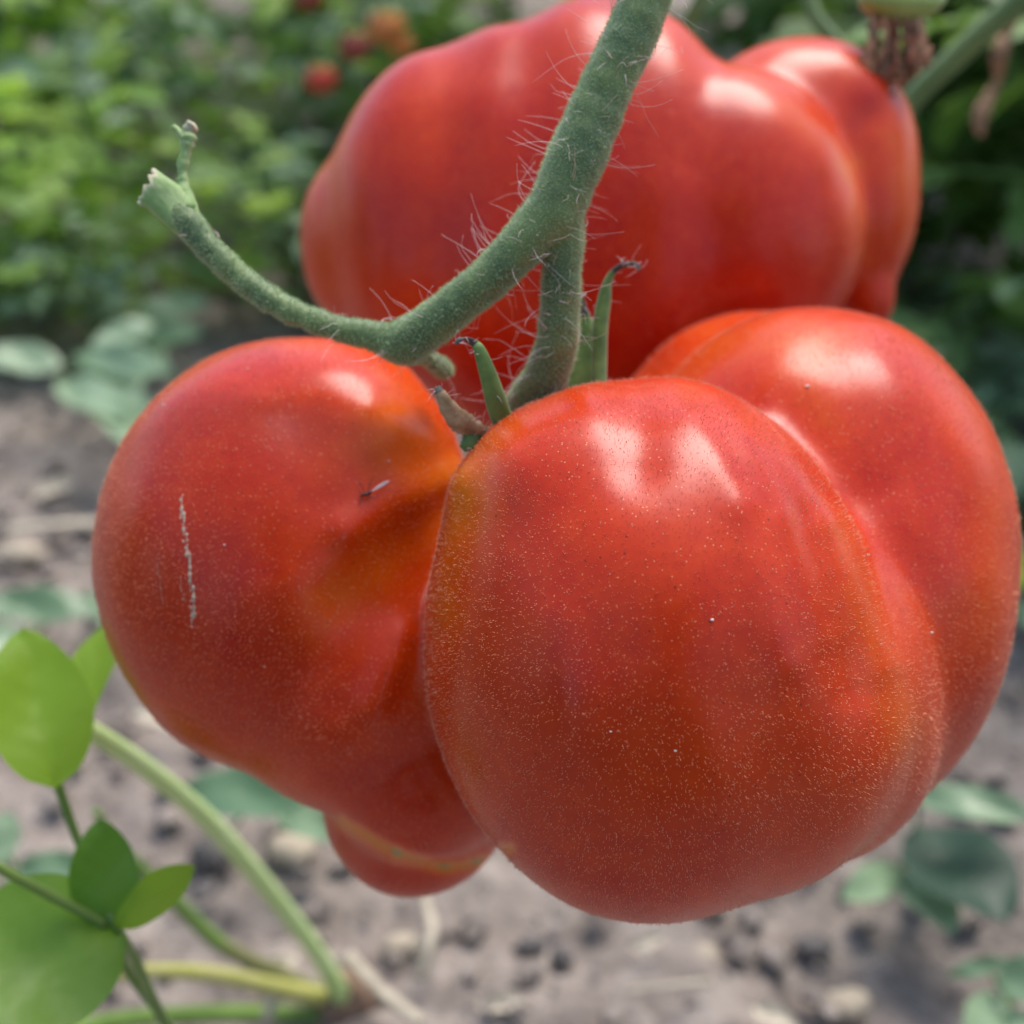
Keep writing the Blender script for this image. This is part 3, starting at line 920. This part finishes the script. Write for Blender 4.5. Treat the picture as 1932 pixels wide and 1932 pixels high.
def compound(seed, pairs=3, fine=False):
    """pinnate leaf, unit length, as one mesh"""
    r_ = random.Random(seed); b = Bag()
    path = catmull([(0, 0, 0), (0.3, 0.01, 0.06), (0.62, -0.01, 0.06), (0.85, 0, 0.0)], 4)
    v, f = tube(path, np.linspace(0.014, 0.005, len(path)), 4); b.add(v, f)
    def put(pos, ang, size, wid):
        v, f = blade(size, wid * size, 9, 2, 0.25, r_.uniform(0.1, 0.45), 0.13 if not fine else 0.22, 0.4, r_.uniform(0, 6))
        m = np.array((Matrix.Rotation(ang, 3, 'Z') @ Matrix.Rotation(r_.uniform(-0.5, 0.5), 3, 'X') @ Matrix.Rotation(r_.uniform(-0.3, 0.4), 3, 'Y')))
        b.add(v @ m.T + pos, f)
    put(path[-2], r_.uniform(-0.15, 0.15), 0.36, r_.uniform(0.5, 0.62))
    for k in range(pairs):
        t = 0.30 + 0.5 * k / max(1, pairs - 1)
        p = path[int(t * (len(path) - 1) / 0.92)] if int(t * (len(path) - 1) / 0.92) < len(path) else path[-1]
        for s in (-1, 1):
            put(p, s * r_.uniform(0.8, 1.25), r_.uniform(0.2, 0.31), r_.uniform(0.45, 0.62))
        if k < pairs - 1:
            for s in (-1, 1):
                put(p + [0.1, 0, 0], s * r_.uniform(0.9, 1.3), r_.uniform(0.07, 0.12), 0.6)
    return b.verts(), b.f

GL = 'plants of the garden bed beyond the path on the left'
GRp = 'dark plants behind the tomatoes on the right'
LEAVES = {}
def leaf_set(key, mat, mk):
    LEAVES[key] = [mesh_from('leaf', *mk(i), mat) for i in range(5)]
leaf_set('bright', M['leaf_bright'], lambda i: compound(i + 10, 3))
leaf_set('dark', M['leaf_dark'], lambda i: compound(i + 20, 3))
leaf_set('blue', M['leaf_blue'], lambda i: compound(i + 30, 2))

def frame_matrix(p, xdir, up, scale):
    x = Vector(xdir).normalized(); z = Vector(up); z = (z - x * z.dot(x)).normalized(); y = z.cross(x)
    m = Matrix((x, y, z)).transposed().to_4x4()
    return Matrix.Translation(Vector(p)) @ m @ Matrix.Diagonal((scale, scale, scale, 1))

def leafy_plant(x, y, height, n, size, kind, label, group, stems=3, spread=0.5, name='tomato_plant', cat='plant'):
    rr = random.Random(int((x * 37 + y * 91) * 100))
    z0 = gz(x, y) if abs(x) < 2 else 0
    other = ['bright', 'bright', 'blue', 'dark'] if group == GL else ['dark', 'dark', 'dark', 'blue']
    root = empty(name, (x, y, z0), label, cat, group)
    for s in range(stems):
        a = rr.uniform(0, 6.28); sp = spread * height * rr.uniform(0.3, 1)
        h = height * rr.uniform(0.75, 1.05)
        pts = catmull([(x, y, z0 - 0.01), (x + 0.25 * sp * math.cos(a), y + 0.25 * sp * math.sin(a), z0 + h * 0.4),
                       (x + 0.6 * sp * math.cos(a + .3), y + 0.6 * sp * math.sin(a + .3), z0 + h * 0.75), (x + sp * math.cos(a), y + sp * math.sin(a), z0 + h)], 6)
        v, f = tube(pts, np.linspace(0.006, 0.0025, len(pts)) * (0.5 + height), 6)
        mesh_obj('stem', v, f, M['vine'], parent=root)
        m = n // stems
        for i in range(m):
            t = 0.12 + 0.88 * (i + rr.random()) / m
            p = pts[min(len(pts) - 1, int(t * (len(pts) - 1)))]
            az = rr.uniform(0, 6.28); el = rr.uniform(-0.25, 0.7)
            d = (math.cos(az) * math.cos(el), math.sin(az) * math.cos(el), math.sin(el))
            me = LEAVES[kind if rr.random() < 0.62 else rr.choice(other)][rr.randrange(5)]
            o = bpy.data.objects.new('leaf', me); link(o, root)
            o.matrix_local = Matrix.Translation(-Vector(root.location)) @ frame_matrix(p, d, (rr.uniform(-.3, .3), rr.uniform(-.3, .3), 1), size * rr.uniform(0.6, 1.2))
    return root

left_beds = [
    (-0.30, 0.86, 0.10, 22, 0.06, 'blue', 'lowest plant at the front edge of the left bed, nearest the soil'),
    (-0.17, 0.96, 0.13, 26, 0.07, 'dark', 'low plant touching the left outline of the rear tomato'),
    (-0.46, 0.90, 0.12, 26, 0.07, 'bright', 'low light plant at the left edge, just above the grey green weed'),
    (-0.36, 0.98, 0.16, 34, 0.085, 'bright', 'low light green seedling plant at the front of the left bed, above the bare soil'),
    (-0.50, 1.12, 0.24, 40, 0.10, 'bright', 'light green leafy plant at the left edge, second row of the left bed'),
    (-0.24, 1.18, 0.22, 40, 0.09, 'blue', 'bluish green plant behind the broken arm of the stalk'),
    (-0.12, 1.30, 0.30, 40, 0.11, 'dark', 'dark plant just left of the rear tomato'),
    (-0.42, 1.42, 0.34, 46, 0.11, 'bright', 'bright lime plant in the middle of the left bed'),
    (-0.68, 1.45, 0.34, 46, 0.12, 'bright', 'bright green plant at the far left edge behind the second row'),
    (-0.24, 1.60, 0.42, 46, 0.13, 'dark', 'tall dark green plant behind the red berries'),
    (-0.05, 1.55, 0.42, 40, 0.12, 'bright', 'yellow green plant carrying the small red tomatoes'),
    (-0.56, 1.85, 0.44, 46, 0.14, 'bright', 'bright plant at the top of the picture above the broken arm'),
    (-0.85, 1.95, 0.44, 40, 0.14, 'blue', 'grey green plant in the top left corner'),
    (-0.30, 2.05, 0.55, 44, 0.15, 'dark', 'deep green plant at the top between two brighter plants'),
    (0.00, 2.10, 0.60, 40, 0.15, 'dark', 'dark plant at the top edge above the rear tomato'),
    (-0.60, 2.50, 0.60, 40, 0.17, 'bright', 'farthest bright plant of the left bed'),
    (-1.05, 2.50, 0.60, 40, 0.17, 'dark', 'farthest dark plant of the left bed'),
    (-0.15, 2.70, 0.70, 40, 0.18, 'bright', 'farthest plant behind the top of the rear tomato'),
]
for x, y, h, n, sz, kd, lb in left_beds:
    leafy_plant(x, y, h * 1.15, int(n * 1.5), sz * 1.15, 'blue' if kd == 'dark' and x < -0.2 else kd, lb, GL, spread=0.7)
right_beds = [
    (0.36, 0.78, 0.34, 46, 0.12, 'dark', 'dark green tomato plant beside the right lobe of the front tomato'),
    (0.44, 1.02, 0.46, 46, 0.14, 'dark', 'dark leafy plant at the right edge, second from the front'),
    (0.26, 1.15, 0.52, 46, 0.14, 'dark', 'dark plant directly behind the rear tomato'),
    (0.62, 1.40, 0.62, 46, 0.16, 'dark', 'tall deep green plant at the top right corner'),
    (0.36, 1.65, 0.66, 46, 0.17, 'dark', 'tall dark plant behind the withered blossom'),
    (0.85, 1.9, 0.75, 40, 0.18, 'dark', 'farthest plant of the right bed'),
    (0.50, 2.3, 0.80, 40, 0.19, 'dark', 'farthest plant behind the right shoulder of the rear tomato'),
    (0.50, 0.80, 0.20, 30, 0.11, 'dark', 'low dark plant at the right edge under the taller ones'),
    (0.34, 0.98, 0.22, 34, 0.12, 'dark', 'low leafy plant filling the soil right of the rear tomato'),
    (0.30, 0.62, 0.10, 22, 0.075, 'blue', 'low bluish green plant at the right edge near the soil'),
]
for x, y, h, n, sz, kd, lb in right_beds:
    leafy_plant(x, y, h * 1.1, int(n * 1.7), sz * 1.35, kd, lb, GRp, spread=0.8)
rear = [(-0.95, -0.5, 0.55, 'at the far left'), (-0.35, -0.85, 0.6, 'straight behind, left one'), (0.3, -0.9, 0.55, 'straight behind, right one'), (0.95, -0.5, 0.6, 'at the far right'), (0.10, -0.62, 1.05, 'tallest, close behind the viewer, for a dark band on the lobes'), (-1.05, 0.15, 0.6, 'left of the scarred lobe'), (1.05, 0.25, 0.7, 'right of the front tomato')]  # unseen plants added to darken low reflections in skins; tallest makes a dark band
for x, y, h, where in rear:
    leafy_plant(x, y, h, 88 if h < 1 else 120, 0.24, 'dark', 'tomato plant outside the frame, added to darken reflections, ' + where, 'unseen plants added around the viewer for the skin reflections', stems=4, spread=0.45 if h < 1 else 0.12)

# ------------------------------------------------------------------ hand placed weeds
def place_blade(base, tip, width, up, mat, parent, name='leaf', cup=0.2, droop=0.08, heart=0.0, lob=0.0, seed=0, peak=0.42, midrib=False):
    base, tip = np.asarray(base), np.asarray(tip)
    L_ = np.linalg.norm(tip - base)
    v, f = blade(L_, width, 18, 6, cup, droop, lob, peak, seed, heart)
    v = v + np.array([0, 0, 1]) * 0.0
    m = frame_matrix(base, tip - base, up, 1.0)
    w = np.array([m @ Vector(q) for q in v])
    # keep the tip where it was asked for: undo the droop along the up vector
    o = mesh_obj(name, w, f, mat, parent=parent)
    if midrib:
        rib = w.reshape(19, 13, 3)[:, 6]
        nz = np.asarray(up, float) / np.linalg.norm(up)
        vv, ff = tube(rib + nz * 0.00015, np.linspace(0.00055, 0.0002, 19) * L_ / 0.025, 5)
        mesh_obj('midrib', vv, ff, M['weedstem'], parent=o)
    return o

def stem_px(pts, mat, parent, name='stem', tip=None, k=10):
    """pts: (u, v, d or None for on the ground, radius in picture units)"""
    q = []
    for u, v, d, r in pts:
        p = G(u, v, 0.002) if d is None else P(u, v, d)
        dd = (CAM - p).dot(BK)
        q.append(list(p) + [r / F * dd])
    pa = catmull(q, 7)
    v, f = tube(pa[:, :3], np.maximum(pa[:, 3], 1e-4), k)
    o = mesh_obj(name, v, f, mat, parent=parent)
    tt = np.repeat(np.linspace(0, 1, len(pa)), k)
    val = np.clip((tip - tt) / 0.2, 0, 1) if tip else tt * 0
    o.data.attributes.new('tip', 'FLOAT', 'POINT').data.foreach_set('value', val.astype(np.float32))
    return o

crown = G(662, 1900)
weed = empty('weed', crown, 'sprawling weed with lime leaves and a thick arching pale stem, lower left corner', 'weed')
stem_px([(672, 1915, None, 20), (655, 1895, None, 22), (600, 1800, 0.40, 17), (525, 1700, 0.375, 18), (400, 1555, 0.33, 19), (270, 1445, 0.29, 19), (150, 1365, 0.26, 18), (60, 1300, 0.24, 16)], M['weedstem'], weed, tip=0.28)
stem_px([(672, 1908, None, 18), (640, 1890, None, 17), (520, 1862, 0.40, 16), (400, 1838, 0.37, 15), (290, 1832, 0.34, 14), (215, 1838, 0.31, 14)], M['weedstem2'], weed, tip=0.2)
stem_px([(665, 1900, None, 14), (560, 1850, 0.42, 14), (430, 1790, 0.40, 15), (330, 1700, 0.38, 14), (230, 1600, 0.36, 10), (180, 1530, .34, 8)], M['weedstem3'], weed, tip=0.5)
stem_px([(655, 1905, None, 16), (600, 1915, 0.42, 16), (420, 1912, 0.40, 17), (230, 1925, 0.37, 17), (60, 1960, 0.34, 16)], M['weedstem3'], weed, tip=0.3)
stem_px([(-40, 1615, 0.20, 10), (30, 1655, 0.205, 10), (100, 1692, 0.21, 10), (200, 1745, 0.215, 9)], M['weedstem3'], weed)
stem_px([(330, 1960, 0.25, 11), (290, 1890, 0.24, 11), (250, 1800, 0.225, 10), (215, 1740, 0.215, 8), (170, 1640, 0.222, 8), (135, 1555, 0.224, 9), (102, 1458, 0.222, 10)], M['weedstem3'], weed)
stem_px([(300, 1910, 0.245, 9), (240, 1830, 0.235, 10), (205, 1760, 0.22, 8)], M['weedstem3'], weed)
def px_blade(u0, v0, d0, u1, v1, d1, wpx, mat, parent, up=None, **kw):
    wd = wpx / F * (d0 + d1) / 2
    return place_blade(P(u0, v0, d0), P(u1, v1, d1), wd, up if up is not None else BK * 0.8 + UP * 0.5, mat, parent, **kw)
px_blade(98, 1470, 0.215, 42, 1180, 0.225, 185, M['leaf_weed'], weed, up=BK + RX * 0.5 + UP * 0.3, cup=0.35, droop=0.05, heart=0.12, peak=0.45)
px_blade(115, 1455, 0.225, 212, 1150, 0.245, 105, M['leaf_weed'], weed, up=BK + RX * -0.3, cup=0.3, droop=0.05, peak=0.5)
px_blade(205, 1745, 0.215, 188, 1545, 0.215, 128, M['leaf_weed_dark'], weed, up=BK + RX * 0.1 + UP * 0.3, cup=0.12, droop=0.04, heart=0.1, peak=0.5)
px_blade(218, 1748, 0.213, 366, 1635, 0.21, 84, M['leaf_weed'], weed, up=BK + UP * 0.6, cup=0.2, droop=0.03, peak=0.5)
px_blade(222, 1765, 0.215, -140, 1850, 0.20, 300, M['leaf_weed_dark'], weed, up=BK + UP * 0.6, cup=0.1, droop=0.05, heart=0.1, peak=0.45)
0 and px_blade(222, 1775, 0.215, 60, 1990, 0.20, 150, M['leaf_weed_dark'], weed, up=BK + UP * 0.5 + RX * .3, cup=0.1, droop=0.02, peak=0.45)
crv, crf = lump(3, 0.4), ICO_F
mesh_obj('root_crown', crv * [0.011, 0.009, 0.008] + [crown[0], crown[1], gz(crown[0], crown[1]) + 0.003], crf, simple('root_brown', (0.26, 0.16, 0.11), 0.9), parent=weed)['label'] = 'brown woody crown'

def ground_leaf(u0, v0, u1, v1, wpx, z, mat, parent, **kw):
    a, b = G(u0, v0, z), G(u1, v1, z + kw.pop('rise', 0.012))
    wd = wpx / F * np.linalg.norm(a - CAM)
    return place_blade(a, b, wd, np.array([0, -0.45, 1.0]) + np.array(kw.pop('lean', (0, 0, 0))), mat, parent, **kw)

def low_weed(u, v, label, leaves, mat):
    c = G(u, v)
    root = empty('low_weed', (c[0], c[1], gz(c[0], c[1])), label, 'weed')
    for (u0, v0, u1, v1, w, z, *rest) in leaves:
        mt = rest[0] if rest else mat
        a = G(u0, v0, z)
        path = catmull([(c[0], c[1], 0), ((c[0] + a[0]) / 2, (c[1] + a[1]) / 2, z * 0.7 + 0.004), a], 5)
        vv, ff = tube(path, 0.0011, 6)
        mesh_obj('stem', vv, ff, M['vine'], parent=root)
        ground_leaf(u0, v0, u1, v1, w, z, mt, root, seed=u0, lob=0.03)
    return root
LB, LW, LD = M['leaf_blue'], M['leaf_weed'], M['leaf_dark']
low_weed(420, 1590, 'low weed with a bluish green leaf under the left lobe of the tomato', [(345, 1490, 575, 1500, 95, 0.035), (520, 1530, 640, 1570, 60, 0.02)], LB)
low_weed(60, 1210, 'flat bluish leaved weed at the left edge above the lime leaf', [(200, 1150, -60, 1130, 70, 0.03), (60, 1220, -50, 1190, 60, 0.03), (170, 1120, 240, 1180, 50, .02)], LB)
low_weed(10, 1650, 'bluish seedling behind the dark leaves in the lower left corner', [(-30, 1640, 20, 1530, 80, 0.05), (30, 1640, 170, 1640, 65, 0.05), (20, 1680, 185, 1730, 60, 0.05)], LB)
low_weed(150, 770, 'spreading grey green weed on bare soil left of the tomato', [(120, 690, -40, 660, 70, 0.05), (150, 700, 300, 830, 90, 0.05), (140, 670, 320, 690, 70, 0.06), (110, 720, 230, 770, 70, 0.05), (170, 660, 290, 600, 60, 0.06)], LB)
low_weed(300, 640, 'bluish weed on the soil under the broken arm', [(250, 600, 390, 560, 70, 0.04), (260, 640, 380, 620, 60, 0.035), (220, 600, 150, 540, 60, 0.04), (300, 660, 250, 720, 60, .03)], LB)
low_weed(450, 560, 'small dark weed beside the left rim of the rear tomato', [(420, 520, 520, 480, 60, 0.05), (410, 540, 340, 470, 60, 0.05), (440, 560, 560, 560, 50, 0.03)], LD)
low_weed(1720, 1640, 'weed with two pale and one dark leaf right of the tomato bottom', [(1700, 1635, 1600, 1690, 62, 0.02), (1700, 1640, 1800, 1745, 82, 0.02), (1730, 1560, 1900, 1720, 165, 0.03, M['leaf_teal']), (1720, 1500, 1950, 1530, 66, 0.05)], LB)
low_weed(1910, 1900, 'green weed leaves in the lower right corner', [(1900, 1890, 1830, 1960, 80, 0.03), (1880, 1860, 1990, 1830, 70, 0.04), (1790, 1840, 1900, 1810, 30, 0.03), (1870, 1930, 1960, 1960, 80, .03)], LB)
low_weed(1940, 1300, 'lime weed leaf just showing beside the right rim of the front tomato', [(1960, 1120, 1905, 1030, 60, 0.10, LW), (1970, 1200, 1930, 1130, 50, 0.09, LB)], LB)

# ------------------------------------------------------------------ things in the upper right corner
def blossom():
    a = P(1690, 30, 0.255)
    root = empty('withered_blossom', a, 'withered brown blossom hanging from a green knob above the rear tomato', 'blossom')
    # green knob
    c = P(1700, 10, 0.255); k = 0.255 / F
    q = ICO_V * [85 * k, 40 * k, 36 * k]
    q[:, 2] += 12 * k * (q[:, 0] / (85 * k)) ** 2
    mesh_obj('green_knob', q + c, ICO_F, M['knob'], parent=root)
    b = stem_px([(1690, -10, 0.255, 14), (1680, -90, 0.255, 13), (1720, -200, 0.26, 14)], M['vine'], root, name='stalk')
    for i in range(13):
        u0 = 1650 + 6.5 * i; u1 = 1636 + 8.5 * i + random.uniform(-14, 14)
        pts = [(u0, 28 + random.uniform(-5, 8), 0.253 + 0.002 * (i % 3)), ((u0 + u1) / 2 + random.uniform(-12, 12), 80, 0.252 + 0.003 * (i % 3)), (u1, 125, 0.253), (1660 + 5.5 * i + random.uniform(-9, 9), 190 - abs(i - 6) * 9 - random.uniform(0, 40), 0.255)]
        pa = catmull([P(*x) for x in pts], 6)
        wd = np.interp(np.linspace(0, 1, len(pa)), [0, 0.3, 0.7, 1], [5, 10, 9, 3]) * k * (1 + 0.4 * rng.normal(0, 1, len(pa)))
        v, f = ribbon(pa, np.abs(wd) + 1e-5, np.full(len(pa), 2.0 * k), np.array([math.cos(i * 1.3), math.sin(i * 1.3), 0.2]), 8)
        v = v + rng.normal(0, 1.9 * k, v.shape)
        mesh_obj('dried_petal', v, f, M['dry'], parent=root)
blossom()
vine = empty('tomato_vine', G(1500, 1500), 'long green tomato vine rising behind the tomatoes to the upper right', 'vine')
gvp = G(1500, 1500)
def vstem(pts, name='stem'):
    return stem_px(pts, M['vine'], vine, name)
vstem([(1500, 1500, None, 12), (1520, 900, 0.46, 17), (1600, 400, 0.38, 20), (1700, 215, 0.36, 21), (1800, 110, 0.35, 23), (1900, 20, 0.34, 25), (2050, -130, 0.33, 26)])
vstem([(1700, 215, 0.36, 15), (1560, 60, 0.36, 14), (1530, 10, 0.36, 14), (1500, -120, 0.36, 14)])
vstem([(1296, 120, 0.34, 10), (1300, 50, 0.34, 15), (1320, 0, 0.335, 14), (1380, -120, 0.33, 13)])
vstem([(1950, -30, 0.40, 13), (1900, 60, 0.42, 10), (1885, 100, .42, 17), (1882, 150, .43, 8), (1850, 215, .43, 15), (1850, 255, .43, 6)], 'withered_shoot').data.materials[0] = M['dry']

GT = 'small ripening tomatoes far behind'
def far_tomato(u, v, rpx, d, mat, label):
    c = P(u, v, d); r = rpx / F * d
    w = ICO_V.copy()
    th = np.arctan2(w[:, 1], w[:, 0])
    w = w * (1 + 0.05 * np.cos(5 * th))[:, None] * [1, 1, 0.86] * r
    root = empty('small_tomato', c, label, 'tomato', GT)
    me = mesh_obj('fruit', w + c, ICO_F, mat, parent=root)
    me.modifiers.new('sub', 'SUBSURF').render_levels = 2
    for k in range(5):
        a = k * 1.257 + 0.3
        tipp = c + np.array([math.cos(a) * r * 0.8, math.sin(a) * r * 0.8, r * 0.85])
        place_blade(c + [0, 0, r * 0.84], tipp, r * 0.35, (0, 0, 1), M['leaf_bright'], root, name='sepal')
    sv_, sf_ = tube(catmull([c + [0, 0, r * 0.8], c + [0, 0.004, r * 1.9], c + [0.01, 0.03, r * 3.5]], 4), 0.0016, 5)
    mesh_obj('stalk', sv_, sf_, M['vine'], parent=root)
red = simple('small_red', (0.50, 0.05, 0.02), 0.35, 0.2, 60); org = simple('small_orange', (0.68, 0.22, 0.05), 0.35, 0.25, 60); drk = simple('small_dull_red', (0.28, 0.05, 0.03), 0.4, 0.3, 60)
far_tomato(605, 150, 33, 0.82, red, 'lowest of the small red tomatoes left of the rear tomato')
far_tomato(668, 88, 34, 0.84, drk, 'dull red small tomato just above the lowest one')
far_tomato(728, 52, 40, 0.86, org, 'orange small tomato nearest to the rear tomato')
far_tomato(758, 86, 26, 0.88, org, 'smallest orange tomato against the rear tomato')
far_tomato(582, -6, 32, 0.84, drk, 'dark red small tomato cut by the top edge')

def dry_leaf(u0, v0, u1, v1, wpx, label, seed):
    o = ground_leaf(u0, v0, u1, v1, wpx, 0.008, M['straw'], None, rise=0.006, cup=0.5, droop=0.2, lob=0.12, seed=seed)
    tag(o, label, 'dry leaf', 'dry leaf scraps on the soil')
dry_leaf(495, 1850, 560, 1800, 40, 'tan dry leaf scrap between the yellow and the pale weed stem', 1)
dry_leaf(900, 1900, 985, 1880, 34, 'curled dry leaf scrap at the bottom edge below the small lobe', 2)
dry_leaf(1420, 1900, 1500, 1930, 38, 'dry leaf scrap at the bottom edge left of the cream stone', 3)
dry_leaf(1190, 1790, 1250, 1765, 26, 'small dry scrap on the soil just below the front tomato', 4)
dry_leaf(250, 1340, 330, 1360, 34, 'buff dry scrap under the left lobe near the lime leaves', 5)
dry_leaf(60, 940, 140, 900, 36, 'dry scrap on bare soil left of the scarred lobe', 6)
